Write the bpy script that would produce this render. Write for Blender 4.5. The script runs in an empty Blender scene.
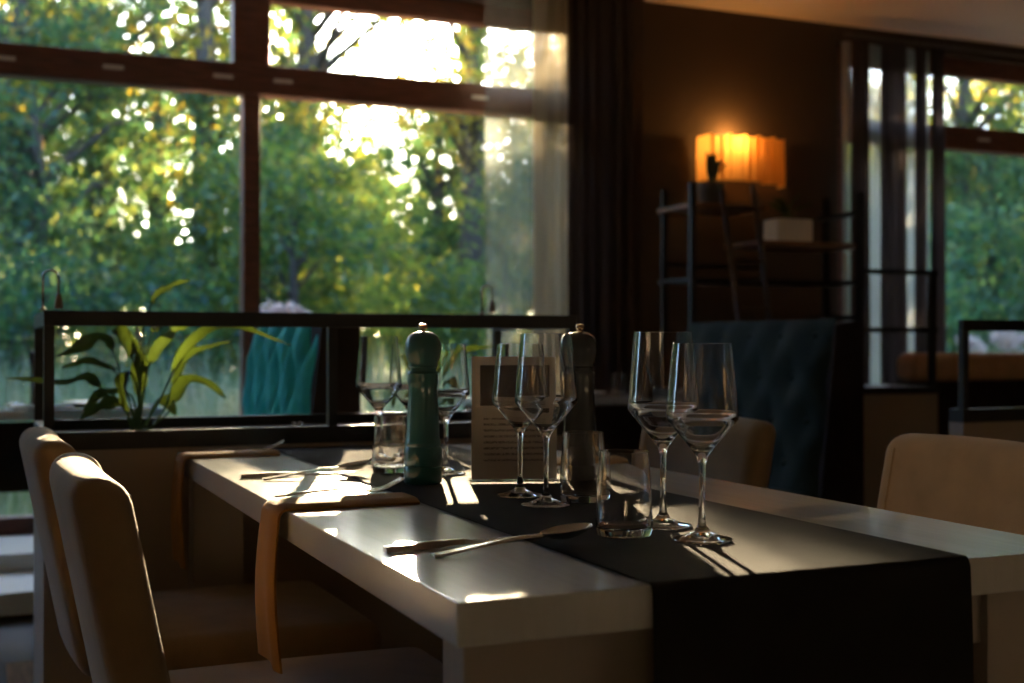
import bpy, bmesh, math, random
import numpy as np
from mathutils import Vector, Matrix

# ------------------------------------------------------------------ camera, sky, exposure
SC = bpy.context.scene
COL = SC.collection
PI = math.pi
YAW = math.radians(23.1)
FPX = 1250.0
HZ = 345.0
EYE = 0.99
FX, FY = math.sin(YAW), math.cos(YAW)
RX, RY = math.cos(YAW), -math.sin(YAW)

cam_d = bpy.data.cameras.new('camera')
cam = bpy.data.objects.new('camera', cam_d)
COL.objects.link(cam)
cam.location = (0, 0, EYE)
cam.rotation_euler = (PI / 2 + math.atan((HZ - 341.5) / FPX), 0, -YAW)
cam_d.sensor_width = 36.0
cam_d.lens = FPX / 1024 * 36
cam_d.clip_start = 0.05
cam_d.clip_end = 500
cam_d.dof.use_dof = True
cam_d.dof.focus_distance = 1.75
cam_d.dof.aperture_fstop = 4.0
SC.camera = cam

SUN_EL = math.radians(12.8)
SUN_AZ = math.radians(18.0)          # from +Y towards +X
SUN = Vector((math.cos(SUN_EL) * math.sin(SUN_AZ), math.cos(SUN_EL) * math.cos(SUN_AZ), math.sin(SUN_EL)))
world = bpy.data.worlds.new('world')
SC.world = world
world.use_nodes = True
wn = world.node_tree
wn.nodes.clear()
sky = wn.nodes.new('ShaderNodeTexSky')
sky.sky_type = 'NISHITA'
sky.sun_disc = True
sky.sun_size = math.radians(0.6)
sky.sun_intensity = 0.45
sky.sun_elevation = SUN_EL
sky.sun_rotation = SUN_AZ
sky.air_density = 0.7
sky.dust_density = 1.2
sky.ozone_density = 3.0
bgn = wn.nodes.new('ShaderNodeBackground')
bgn.inputs['Strength'].default_value = 1.15
won = wn.nodes.new('ShaderNodeOutputWorld')
wn.links.new(sky.outputs[0], bgn.inputs['Color'])
wn.links.new(bgn.outputs[0], won.inputs['Surface'])

SC.view_settings.view_transform = 'Standard'
SC.view_settings.look = 'None'
SC.view_settings.exposure = 0.95
SC.view_settings.gamma = 1.0
SC.view_settings.use_curve_mapping = False
SC.cycles.use_denoising = True
SC.cycles.sample_clamp_indirect = 6.0
SC.cycles.blur_glossy = 0.5
SC.cycles.max_bounces = 14
SC.cycles.transparent_max_bounces = 24
SC.cycles.transmission_bounces = 14

# ------------------------------------------------------------------ helpers
def on_y(u, v, Y):
    """world point seen at pixel (u, v) on the vertical plane at distance Y from the camera wall"""
    a = (u - 512) / FPX
    d = Y / (FY + RY * a)
    return Vector((d * (FX + RX * a), Y, EYE + (HZ - v) / FPX * d))

def on_z(u, v, z):
    """world point seen at pixel (u, v) on the horizontal plane at height z"""
    a = (u - 512) / FPX
    d = (EYE - z) * FPX / (v - HZ)
    return Vector((d * (FX + RX * a), d * (FY + RY * a), z))

class MB:
    def __init__(self):
        self.v = []
        self.f = []
    def add(self, vs, fs):
        o = len(self.v)
        self.v += [tuple(p) for p in vs]
        self.f += [tuple(i + o for i in f) for f in fs]
        return self
    def box(self, x0, x1, y0, y1, z0, z1, bev=0.0):
        if bev <= 0:
            vs = [(x, y, z) for z in (z0, z1) for (x, y) in ((x0, y0), (x1, y0), (x1, y1), (x0, y1))]
            return self.add(vs, [(3, 2, 1, 0), (4, 5, 6, 7), (0, 1, 5, 4), (1, 2, 6, 5), (2, 3, 7, 6), (3, 0, 4, 7)])
        bm = bmesh.new()
        bmesh.ops.create_cube(bm, size=1)
        for q in bm.verts:
            q.co = Vector((x0 + (q.co.x + .5) * (x1 - x0), y0 + (q.co.y + .5) * (y1 - y0), z0 + (q.co.z + .5) * (z1 - z0)))
        bmesh.ops.bevel(bm, geom=bm.edges[:], offset=bev, segments=2, affect='EDGES', profile=0.6)
        bm.verts.index_update()
        self.add([q.co.copy() for q in bm.verts], [[q.index for q in f.verts] for f in bm.faces])
        bm.free()
        return self
    def rbox(self, size, r, n=8, fn=None):
        """soft upholstered block centred at the origin, corners rounded by r, optional bend fn(Vector)->Vector"""
        hx, hy, hz = (s / 2 for s in size)
        def ticks(h):
            t = [-h, -h + r * .3, -h + r * .65, -h + r]
            inner = [(-h + r) + (2 * h - 2 * r) * k / n for k in range(1, n)]
            return t + inner + [h - r, h - r * .65, h - r * .3, h]
        def proj(p):
            c = Vector((max(-hx + r, min(hx - r, p[0])), max(-hy + r, min(hy - r, p[1])), max(-hz + r, min(hz - r, p[2]))))
            d = Vector(p) - c
            if d.length > 1e-9:
                c = c + d.normalized() * r
            return fn(c) if fn else c
        T = (ticks(hx), ticks(hy), ticks(hz))
        H = (hx, hy, hz)
        for ax in range(3):
            b, c = (ax + 1) % 3, (ax + 2) % 3
            for s in (-1, 1):
                vs = []
                for q in T[c]:
                    for p in T[b]:
                        w = [0, 0, 0]
                        w[ax] = s * H[ax]; w[b] = p; w[c] = q
                        vs.append(proj(w))
                nb, nc = len(T[b]), len(T[c])
                fs = []
                for j in range(nc - 1):
                    for i in range(nb - 1):
                        f = (j * nb + i, j * nb + i + 1, (j + 1) * nb + i + 1, (j + 1) * nb + i)
                        fs.append(f if s > 0 else f[::-1])
                self.add(vs, fs)
        return self
    def tube(self, pts, r, n=8, cap=True):
        pts = [Vector(p) for p in pts]
        rs = r if isinstance(r, (list, tuple)) else [r] * len(pts)
        vs, fs = [], []
        prev = None
        for i, p in enumerate(pts):
            t = (pts[min(i + 1, len(pts) - 1)] - pts[max(i - 1, 0)]).normalized()
            if prev is None:
                h = Vector((0, 0, 1)) if abs(t.z) < .9 else Vector((1, 0, 0))
                a = t.cross(h).normalized()
            else:
                a = (prev - t * prev.dot(t)).normalized()
            prev = a
            b = t.cross(a)
            for k in range(n):
                an = 2 * PI * k / n
                vs.append(p + (a * math.cos(an) + b * math.sin(an)) * rs[i])
        for i in range(len(pts) - 1):
            for k in range(n):
                fs.append((i * n + k, i * n + (k + 1) % n, (i + 1) * n + (k + 1) % n, (i + 1) * n + k))
        if cap:
            fs.append(tuple(range(n))[::-1])
            fs.append(tuple((len(pts) - 1) * n + k for k in range(n)))
        return self.add(vs, fs)
    def lathe(self, prof, n=32, c=(0, 0, 0), cap=True):
        vs, fs = [], []
        for (r, z) in prof:
            for k in range(n):
                an = 2 * PI * k / n
                vs.append((c[0] + r * math.cos(an), c[1] + r * math.sin(an), c[2] + z))
        m = len(prof)
        for i in range(m - 1):
            for k in range(n):
                fs.append((i * n + k, i * n + (k + 1) % n, (i + 1) * n + (k + 1) % n, (i + 1) * n + k))
        if cap:
            fs.append(tuple(range(n))[::-1])
            fs.append(tuple((m - 1) * n + k for k in range(n)))
        return self.add(vs, fs)
    def grid(self, fn, nu, nv, flip=False):
        vs = [fn(i / nu, j / nv) for j in range(nv + 1) for i in range(nu + 1)]
        fs = []
        for j in range(nv):
            for i in range(nu):
                f = (j * (nu + 1) + i, j * (nu + 1) + i + 1, (j + 1) * (nu + 1) + i + 1, (j + 1) * (nu + 1) + i)
                fs.append(f[::-1] if flip else f)
        return self.add(vs, fs)
    def mesh(self, name, mat, smooth=False, weld=False):
        me = bpy.data.meshes.new(name)
        me.from_pydata(self.v, [], self.f)
        if weld:
            bm = bmesh.new(); bm.from_mesh(me)
            bmesh.ops.remove_doubles(bm, verts=bm.verts[:], dist=1e-5)
            bm.to_mesh(me); bm.free()
        me.materials.append(M[mat])
        if smooth:
            me.polygons.foreach_set('use_smooth', [True] * len(me.polygons))
            if smooth == 'auto':
                try:
                    me.set_sharp_from_angle(angle=math.radians(40))
                except Exception:
                    pass
        me.update()
        return me
    def build(self, name, mat, parent=None, smooth=False, weld=False, loc=None, rot=None):
        o = bpy.data.objects.new(name, self.mesh(name, mat, smooth, weld))
        COL.objects.link(o)
        if parent is not None:
            o.parent = parent
        if loc is not None:
            o.location = loc
        if rot is not None:
            o.rotation_euler = rot
        return o

def thing(name, label, cat, loc=(0, 0, 0), rz=0.0, group=None):
    o = bpy.data.objects.new(name, None)
    o.empty_display_size = .05
    COL.objects.link(o)
    o.location = loc
    o.rotation_euler = (0, 0, rz)
    o['label'] = label
    o['category'] = cat
    if group:
        o['group'] = group
    return o

def tag(o, label, cat, group=None, kind=None):
    o['label'] = label
    o['category'] = cat
    if group:
        o['group'] = group
    if kind:
        o['kind'] = kind
    return o

def struct(o, label=None):
    o['kind'] = 'structure'
    if label:
        o['label'] = label
    return o

def empty_struct(name, label):
    o = bpy.data.objects.new(name, None)
    COL.objects.link(o)
    return struct(o, label)

def copy_tree(root, loc=None, rz=None, label=None, group=None, parent=None):
    c = root.copy()
    COL.objects.link(c)
    c.parent = parent
    if loc is not None:
        c.location = loc
    if rz is not None:
        c.rotation_euler = (0, 0, rz)
    if label:
        c['label'] = label
    if group:
        c['group'] = group
    for ch in list(root.children):
        copy_tree(ch, parent=c)
    return c

def spline(pts, n):
    pts = [Vector(p) for p in pts]
    out = []
    m = len(pts) - 1
    for i in range(n + 1):
        t = i / n * m
        k = min(int(t), m - 1)
        t -= k
        p0, p1, p2, p3 = pts[max(k - 1, 0)], pts[k], pts[k + 1], pts[min(k + 2, m)]
        out.append(.5 * ((2 * p1) + (p2 - p0) * t + (2 * p0 - 5 * p1 + 4 * p2 - p3) * t * t + (3 * p1 - p0 - 3 * p2 + p3) * t ** 3))
    return out

# ------------------------------------------------------------------ materials
M = {}
def new_mat(name):
    m = bpy.data.materials.new(name)
    m.use_nodes = True
    nt = m.node_tree
    nt.nodes.clear()
    out = nt.nodes.new('ShaderNodeOutputMaterial')
    M[name] = m
    return m, nt, out

def solid(name, col, rough=.5, metal=0.0, var=.15, scale=8.0, bump=0.0, bscale=60.0, stretch=(1, 1, 1), spec=.5, sheen=0.0, coat=0.0):
    m, nt, out = new_mat(name)
    N, L = nt.nodes, nt.links
    p = N.new('ShaderNodeBsdfPrincipled')
    L.new(p.outputs[0], out.inputs[0])
    tc = N.new('ShaderNodeTexCoord')
    mp = N.new('ShaderNodeMapping')
    mp.inputs['Scale'].default_value = stretch
    L.new(tc.outputs['Object'], mp.inputs[0])
    nz = N.new('ShaderNodeTexNoise')
    nz.inputs['Scale'].default_value = scale
    nz.inputs['Detail'].default_value = 4
    L.new(mp.outputs[0], nz.inputs['Vector'])
    rmp = N.new('ShaderNodeValToRGB')
    rmp.color_ramp.elements[0].position = .3
    rmp.color_ramp.elements[1].position = .7
    rmp.color_ramp.elements[0].color = (*[c * (1 - var) for c in col], 1)
    rmp.color_ramp.elements[1].color = (*[min(1, c * (1 + var)) for c in col], 1)
    L.new(nz.outputs[0], rmp.inputs[0])
    L.new(rmp.outputs[0], p.inputs['Base Color'])
    p.inputs['Roughness'].default_value = rough
    p.inputs['Metallic'].default_value = metal
    p.inputs['Specular IOR Level'].default_value = spec
    p.inputs['Sheen Weight'].default_value = sheen
    p.inputs['Coat Weight'].default_value = coat
    if bump > 0:
        n2 = N.new('ShaderNodeTexNoise')
        n2.inputs['Scale'].default_value = bscale
        n2.inputs['Detail'].default_value = 3
        L.new(mp.outputs[0], n2.inputs['Vector'])
        bp = N.new('ShaderNodeBump')
        bp.inputs['Strength'].default_value = bump
        bp.inputs['Distance'].default_value = .004
        L.new(n2.outputs[0], bp.inputs['Height'])
        L.new(bp.outputs[0], p.inputs['Normal'])
    return m

def weave(name, col, rough=.9, scale=900.0, var=.25, sheen=.3, spec=.15):
    m = solid(name, col, rough, 0, .12, 14, 0, 60, (1, 1, 1), spec, sheen)
    nt = m.node_tree
    N, L = nt.nodes, nt.links
    p = next(n for n in N if n.type == 'BSDF_PRINCIPLED')
    tc = next(n for n in N if n.type == 'TEX_COORD')
    vo = N.new('ShaderNodeTexNoise')
    vo.inputs['Scale'].default_value = scale
    vo.inputs['Detail'].default_value = 1
    L.new(tc.outputs['Object'], vo.inputs['Vector'])
    bp = N.new('ShaderNodeBump')
    bp.inputs['Strength'].default_value = var
    bp.inputs['Distance'].default_value = .001
    L.new(vo.outputs[0], bp.inputs['Height'])
    L.new(bp.outputs[0], p.inputs['Normal'])
    return m

def glass(name, col=(1, 1, 1), rough=0.0, ior=1.47):
    m, nt, out = new_mat(name)
    g = nt.nodes.new('ShaderNodeBsdfGlass')
    g.inputs['Color'].default_value = (*col, 1)
    g.inputs['Roughness'].default_value = rough
    g.inputs['IOR'].default_value = ior
    nt.links.new(g.outputs[0], out.inputs[0])
    return m

def thin_glass(name, col=(1, 1, 1), refl=.05):
    m, nt, out = new_mat(name)
    N, L = nt.nodes, nt.links
    t = N.new('ShaderNodeBsdfTransparent')
    t.inputs['Color'].default_value = (*col, 1)
    g = N.new('ShaderNodeBsdfGlossy')
    g.inputs['Roughness'].default_value = .01
    f = N.new('ShaderNodeFresnel')
    f.inputs['IOR'].default_value = 1.35
    mx = N.new('ShaderNodeMixShader')
    L.new(f.outputs[0], mx.inputs[0])
    L.new(t.outputs[0], mx.inputs[1])
    L.new(g.outputs[0], mx.inputs[2])
    L.new(mx.outputs[0], out.inputs[0])
    return m

def sheer(name, col, trans, tl=.6):
    """thin cloth: part of the light passes straight, the rest is scattered on both sides"""
    m, nt, out = new_mat(name)
    N, L = nt.nodes, nt.links
    d = N.new('ShaderNodeBsdfDiffuse')
    d.inputs['Color'].default_value = (*col, 1)
    t = N.new('ShaderNodeBsdfTranslucent')
    t.inputs['Color'].default_value = (*col, 1)
    tp = N.new('ShaderNodeBsdfTransparent')
    a = N.new('ShaderNodeMixShader'); a.inputs[0].default_value = tl
    b = N.new('ShaderNodeMixShader'); b.inputs[0].default_value = trans
    L.new(d.outputs[0], a.inputs[1]); L.new(t.outputs[0], a.inputs[2])
    L.new(a.outputs[0], b.inputs[1]); L.new(tp.outputs[0], b.inputs[2])
    L.new(b.outputs[0], out.inputs[0])
    return m

def leaf_mat(name, cols, tcols, tl=.45, gloss=.025):
    m, nt, out = new_mat(name)
    N, L = nt.nodes, nt.links
    g = N.new('ShaderNodeNewGeometry')
    def ramp(cs):
        r = N.new('ShaderNodeValToRGB')
        e = r.color_ramp.elements
        while len(e) < len(cs):
            e.new(.5)
        for i, c in enumerate(cs):
            e[i].position = i / (len(cs) - 1)
            e[i].color = (*c, 1)
        L.new(g.outputs['Random Per Island'], r.inputs[0])
        return r
    r1, r2 = ramp(cols), ramp(tcols)
    d = N.new('ShaderNodeBsdfDiffuse')
    t = N.new('ShaderNodeBsdfTranslucent')
    s = N.new('ShaderNodeBsdfGlossy'); s.inputs['Roughness'].default_value = .4
    L.new(r1.outputs[0], d.inputs[0]); L.new(r2.outputs[0], t.inputs[0])
    a = N.new('ShaderNodeMixShader'); a.inputs[0].default_value = tl
    b = N.new('ShaderNodeMixShader'); b.inputs[0].default_value = gloss
    L.new(d.outputs[0], a.inputs[1]); L.new(t.outputs[0], a.inputs[2])
    L.new(a.outputs[0], b.inputs[1]); L.new(s.outputs[0], b.inputs[2])
    L.new(b.outputs[0], out.inputs[0])
    return m

def emit(name, col, st):
    m, nt, out = new_mat(name)
    e = nt.nodes.new('ShaderNodeEmission')
    e.inputs[0].default_value = (*col, 1)
    e.inputs[1].default_value = st
    nt.links.new(e.outputs[0], out.inputs[0])

solid('plaster_white', (.80, .68, .58), .85, var=.04, scale=2)
solid('plaster_dark', (.055, .038, .028), .85, var=.08, scale=3, bump=.1, bscale=90)
solid('plaster_beige', (.30, .27, .24), .8, var=.06, scale=3)
solid('frame_wood', (.14, .05, .028), .45, var=.3, scale=9, stretch=(1, 6, 6), bump=.05)
solid('cap_metal', (.75, .68, .6), .6, 0, .05)
solid('plank_wood', (.20, .10, .042), .8, var=.4, scale=10, stretch=(6, .7, 1), bump=.1, bscale=40, spec=.15)
solid('joint_dark', (.03, .018, .012), .8)
solid('sill_white', (.68, .7, .68), .4, var=.04)
solid('table_white', (.47, .475, .465), .2, var=.05, scale=10, stretch=(7, .5, 1), bump=.06, bscale=30, coat=.2)
solid('table_leg', (.30, .25, .21), .4, var=.06, scale=8)
weave('runner_cloth', (.021, .0205, .02), .85, 700, .3, 0, 0.03)
weave('napkin_cloth', (.25, .12, .02), .9, 900, .3, .05)
weave('chair_cloth', (.25, .168, .088), .92, 450, .6, .2)
solid('dark_wood', (.035, .02, .013), .45, var=.3, scale=12, stretch=(4, 4, .7))
weave('teal_velvet', (.05, .50, .47), .85, 600, .2, 0)
weave('velvet_shaded', (.017, .027, .021), .85, 600, .2, 0)  # teal booth cloth darkened, shade on the second bench put into its colour
solid('bench_dark', (.022, .016, .014), .85, var=.2, scale=10, spec=.15)
solid('steel_black', (.012, .011, .011), .42, .3, .2, 20)
solid('soil', (.03, .02, .014), .95, var=.4, scale=60, bump=.6, bscale=80)
solid('cabinet_beige', (.26, .20, .15), .6, var=.05, scale=3)
solid('shelf_wood', (.20, .095, .04), .45, var=.3, scale=8, stretch=(.7, 6, 6))
weave('leather_tan', (.42, .25, .14), .55, 200, .15, .1)
solid('pot_white', (.82, .78, .7), .5, var=.05)
solid('pot_dark', (.06, .05, .045), .6)
solid('steel', (.62, .60, .57), .22, 1.0, .05)
solid('brass', (.5, .32, .17), .25, 1.0, .05)
solid('mill_teal', (.016, .10, .106), .32, var=.12, scale=10, stretch=(1, 1, .3), coat=.5)
solid('mill_dark', (.05, .055, .06), .25, var=.12, scale=10, coat=.4)
solid('curtain_rail', (.1, .09, .08), .4, .5)
solid('bark', (.06, .042, .03), .9, var=.4, scale=6, stretch=(1, 1, .2), bump=.6, bscale=14)
solid('lawn', (.2, .25, .1), .95, var=.4, scale=1.5)
solid('stem_green', (.05, .10, .03), .5)
solid('lamp_metal', (.25, .2, .14), .35, .9)
solid('tray_dark', (.04, .045, .05), .25)
weave('cloth_dark', (.02, .022, .024), .8, 700, .2, .1)
solid('plate_white', (.75, .75, .73), .15, var=.02)
solid('pane_print', (.1, .1, .1), .5)
glass('crystal')
glass('acrylic', (1, 1, 1), 0, 1.2)
thin_glass('window_glass', (.97, .985, .98))
sheer('sheer_white', (.40, .44, .43), .56, .4)
sheer('lining_cream', (.42, .36, .26), .05, .4)
sheer('drape_dark', (.09, .066, .056), .0, .2)
sheer('drape_grey', (.10, .08, .078), .0, .45)
sheer('sheer_grey', (.5, .52, .5), .25, .6)
sheer('shade_cloth', (.85, .55, .22), .0, .62)
leaf_mat('leaves_oak', [(.014, .034, .013), (.026, .058, .02), (.05, .08, .022)], [(.10, .22, .04), (.30, .40, .05), (.62, .52, .05)])
leaf_mat('leaves_blue', [(.012, .034, .018), (.02, .05, .026), (.034, .07, .032)], [(.07, .20, .07), (.16, .32, .08), (.40, .42, .06)])
leaf_mat('leaves_gold', [(.035, .05, .01), (.07, .07, .014), (.11, .085, .014)], [(.40, .38, .04), (.70, .55, .05), (.85, .50, .05)])
leaf_mat('grass_blades', [(.11, .16, .07), (.18, .22, .11), (.30, .30, .19)], [(.25, .34, .12), (.36, .42, .18), (.55, .5, .28)], .4)
leaf_mat('plume', [(.55, .42, .36), (.62, .5, .44)], [(.6, .48, .4), (.7, .58, .5)], .45, 0)
leaf_mat('houseplant', [(.008, .02, .007), (.012, .03, .009), (.016, .04, .01)], [(.02, .05, .006), (.05, .09, .01), (.28, .34, .03)], .16, .06)
emit('bulb', (1.0, .5, .14), 15)
emit('downlight_lens', (1.0, .72, .42), 6)

def menu_material():
    m, nt, out = new_mat('menu_print')
    N, L = nt.nodes, nt.links
    p = N.new('ShaderNodeBsdfPrincipled')
    p.inputs['Roughness'].default_value = .6
    L.new(p.outputs[0], out.inputs[0])
    tc = N.new('ShaderNodeTexCoord')
    sp = N.new('ShaderNodeSeparateXYZ')
    L.new(tc.outputs['Generated'], sp.inputs[0])
    def math_(op, a, b=None):
        n = N.new('ShaderNodeMath'); n.operation = op
        for i, q in enumerate((a, b)):
            if q is None: continue
            if isinstance(q, (int, float)): n.inputs[i].default_value = q
            else: L.new(q, n.inputs[i])
        return n.outputs[0]
    def rect(x0, x1, z0, z1):
        a = math_('MULTIPLY', math_('GREATER_THAN', sp.outputs['X'], x0), math_('LESS_THAN', sp.outputs['X'], x1))
        b = math_('MULTIPLY', math_('GREATER_THAN', sp.outputs['Z'], z0), math_('LESS_THAN', sp.outputs['Z'], z1))
        return math_('MULTIPLY', a, b)
    photo = rect(.10, .92, .60, .93)
    nz = N.new('ShaderNodeTexNoise'); nz.inputs['Scale'].default_value = 70
    L.new(tc.outputs['Generated'], nz.inputs['Vector'])
    band = math_('GREATER_THAN', math_('SINE', math_('MULTIPLY', sp.outputs['Z'], 130.0)), .35)
    word = math_('GREATER_THAN', nz.outputs[0], .46)
    text = math_('MULTIPLY', math_('MULTIPLY', band, word), rect(.14, .86, .12, .5))
    mx1 = N.new('ShaderNodeMix'); mx1.data_type = 'RGBA'
    mx1.inputs[6].default_value = (.62, .55, .50, 1)
    mx1.inputs[7].default_value = (.075, .055, .045, 1)
    L.new(photo, mx1.inputs[0])
    mx2 = N.new('ShaderNodeMix'); mx2.data_type = 'RGBA'
    L.new(mx1.outputs[2], mx2.inputs[6])
    mx2.inputs[7].default_value = (.2, .16, .14, 1)
    L.new(text, mx2.inputs[0])
    L.new(mx2.outputs[2], p.inputs['Base Color'])
menu_material()

# ------------------------------------------------------------------ room shell
WY = 5.9           # inner face of the window wall
X0, X1, YB, H = -4.6, 8.4, -3.4, 2.84
struct(MB().box(X0, X1, YB, WY + .25, -.14, -.012).build('floor', 'joint_dark'))
floor_obj = bpy.data.objects['floor']
pm = [MB().box(-.077, .077, -.598, .598, -.012, 0.0, .0015).mesh('plank', 'plank_wood') for _ in range(1)]
rng = random.Random(3)
for i in range(-11, 28):
    off = rng.uniform(0, 1.2)
    x = i * .156
    for j in range(-1, 4):
        y = .2 + off + j * 1.2
        if y > 4.35 or y < .2:
            continue
        o = bpy.data.objects.new('plank', pm[0])
        COL.objects.link(o)
        o.parent = floor_obj
        o.location = (x, y, 0)
far = MB()
far.box(X0, X1, 4.95, WY + .0, -.012, 0)
far.box(X0, -11.5 * .156, YB, 4.95, -.012, 0)
far.box(27.5 * .156, X1, YB, 4.95, -.012, 0)
o = far.build('floor_border', 'plank_wood', floor_obj)
struct(MB().box(X0, X1, YB, WY + .3, H, H + .15).build('ceiling', 'plaster_white'))
struct(MB().box(X0 - .15, X0, YB, WY + .3, 0, H).build('wall_left', 'plaster_beige'))
struct(MB().box(X1, X1 + .15, YB, WY + .3, 0, H).build('wall_right', 'plaster_beige'))
struct(MB().box(X0, X1, YB - .15, YB, 0, H).build('wall_back', 'plaster_beige'))
PX0, PX1 = 2.98, 4.56
wf = MB()
wf.box(PX0, PX1, WY, WY + .3, 0, H)
wf.box(X0, PX0, WY, WY + .3, 2.74, H)
wf.box(PX1, X1, WY, WY + .3, 2.74, H)
wf.box(X0, PX0, WY, WY + .3, -.1, .15)
wf.box(PX1, X1, WY, WY + .3, -.1, .15)
wall_front = struct(wf.build('wall_front', 'plaster_dark'))
# low white window plinth in two steps
struct(MB().box(X0, PX0, 4.92, WY, 0.0, .085, .006).box(X0, PX0, 5.38, WY, .085, .155, .006).build('trim_1', 'sill_white'))
struct(MB().box(PX1, X1, 5.55, WY, 0.0, .085, .006).build('trim_2', 'sill_white'))

def window(name, xa, xb, mulls, label):
    w = empty_struct(name, label)
    y0, y1 = WY + .06, WY + .15
    MB().box(xa, xb, y0, y1, .15, .225, .006).build('sill_frame', 'frame_wood', w)
    MB().box(xa, xb, y0, y1, 2.64, 2.745, .006).build('head_frame', 'frame_wood', w)
    MB().box(xa, xb, y0 - .02, y1, 2.185, 2.325, .006).build('transom', 'frame_wood', w)
    xs = [xa] + list(mulls) + [xb]
    for i, x in enumerate(xs):
        lo = .04 if 0 < i < len(xs) - 1 else .05
        cx = x + (.05 if i == 0 else (-.05 if i == len(xs) - 1 else 0))
        MB().box(cx - lo, cx + lo, y0 - .01, y1, .225, 2.185, .006).build('mullion', 'frame_wood', w)
        up = .088
        MB().box(cx - up, cx + up, y0 - .012, y1, 2.325, 2.64, .006).build('upper_mullion', 'frame_wood', w)
    cap = None
    for i in range(len(xs) - 1):
        a, b = xs[i], xs[i + 1]
        for (za, zb) in ((.2, 2.2), (2.28, 2.66)):
            MB().box(a, b, y0 + .04, y0 + .05, za, zb).build('pane', 'window_glass', w)
    if xb < 4:
        cx_ = [on_y(u, 80, y0 - .02).x for u in (4, 113, 223, 283, 480)]
    else:
        cx_ = [on_y(u, 145, y0 - .02).x for u in (984, 1050, 1120)]
    for x in cx_:
        MB().box(x - .045, x + .045, y0 - .026, y0 - .0195, 2.245, 2.263).build('vent_cap', 'cap_metal', w)
    return w
window('window_1', X0, PX0, (-2.33, -.58, 1.195), 'tall dark wood window on the left looking onto the woods')
window('window_2', PX1, X1, (6.45,), 'tall dark wood window on the right behind the tan bench')

# ------------------------------------------------------------------ curtains
def curtain(name, label, mat, xa, xb, y, z0, z1, folds, amp, seed, cat='curtain', nz=14, flat=0):
    r = random.Random(seed)
    ph = [r.uniform(0, 6.28) for _ in range(4)]
    def fn(s, t):
        sw = s + .02 * math.sin(t * 3 + ph[0]) * math.sin(s * 9 + ph[1])
        a = amp * (1 - .35 * t)
        wob = math.sin(2 * PI * folds * sw + ph[2] + .5 * math.sin(5 * s + ph[3]))
        wob = math.copysign(abs(wob) ** .7, wob)
        return (xa + (xb - xa) * sw, y + a * wob + .3 * a * math.sin(2 * PI * folds * 2.3 * sw + ph[1]), z0 + (z1 - z0) * t)
    b = MB()
    b.grid(fn, folds * 12, nz)
    t = thing(name, label, cat, ((xa + xb) / 2, y, z0))
    b.v = [(p[0] - (xa + xb) / 2, p[1] - y, p[2] - z0) for p in b.v]
    b.build('fabric', mat, t, smooth=True)
    return t
c1 = curtain('sheer_curtain', 'thin white sheer curtain hanging over the right end of the left window', 'sheer_white', on_y(486, 300, 5.8).x, on_y(545, 300, 5.8).x, 5.80, .17, 2.8, 5, .022, 4)
c2 = curtain('lining_curtain', 'bunched cream curtain between the sheer curtain and the dark drape', 'lining_cream', on_y(534, 300, 5.745).x, on_y(570, 300, 5.745).x, 5.745, .17, 2.8, 3, .03, 8)
c3 = curtain('dark_drape', 'long dark brown drape hanging beside the left window', 'drape_dark', on_y(566, 300, 5.67).x, on_y(641, 300, 5.67).x, 5.67, .17, 2.8, 6, .035, 5)
xs_ = [on_y(u, 300, 5.72).x for u in (852, 868, 880, 905, 914, 926, 932, 943)]
c4 = thing('grey_drape', 'grey mauve drape with light showing through at the right window', 'curtain', (xs_[0], 5.76, .1))
for k in range(4):
    q = curtain('piece', 'x', 'drape_grey', xs_[2 * k] - xs_[0], xs_[2 * k + 1] - xs_[0], -.04, 0, 2.62, 2 if k % 2 == 0 else 3, .03, 11 + k)
    for c in q.children:
        c.parent = c4
        c.location = q.location
        c.name = 'fabric'
    bpy.data.objects.remove(q)
q = curtain('piece', 'x', 'sheer_grey', .0, xs_[-1] - xs_[0] - .02, .04, 0, 2.62, 7, .015, 31)
for c in q.children:
    c.parent = c4
    c.location = q.location
    c.name = 'sheer_backing'
bpy.data.objects.remove(q)
for t, xa, xb, y, z in ((c3, 2.3, 3.32, 5.72, 2.815), (c4, 4.5, 8.2, 5.76, 2.745)):
    r = MB().tube([(xa, y, z), (xb, y, z)], .012, 8).build('curtain_rail', 'curtain_rail')
    tag(r, 'dark curtain rail above the %s' % ('brown drape' if t is c3 else 'grey mauve drape'), 'curtain rail')

# ------------------------------------------------------------------ dining table
TX0, TX1, TY0, TY1, TZ = .41, 1.215, 1.092, 2.875, .75
tb = thing('dining_table', 'long white lacquered dining table set for a meal in front', 'table', ((TX0 + TX1) / 2, (TY0 + TY1) / 2, 0))
hx, hy = (TX1 - TX0) / 2, (TY1 - TY0) / 2
MB().box(-hx, hx, -hy, hy, TZ - .043, TZ, .002).build('tabletop', 'table_white', tb)
for sx in (-1, 1):
    for sy in (-1, 1):
        a, b = sx * (hx - .02), sx * (hx - .13)
        c, d = sy * (hy - .035), sy * (hy - .095)
        MB().box(min(a, b), max(a, b), min(c, d), max(c, d), 0, TZ - .043, .002).build('leg', 'table_leg', tb)
for sy in (-1, 1):
    c = sy * (hy - .065)
    MB().box(-hx + .13, hx - .13, c - .02, c + .02, TZ - .11, TZ - .043).build('end_rail', 'table_leg', tb)
for sx in (-1, 1):
    c = sx * (hx - .12)
    MB().box(c - .015, c + .015, -hy + .095, hy - .095, TZ - .11, TZ - .043).build('side_rail', 'table_leg', tb)

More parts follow.
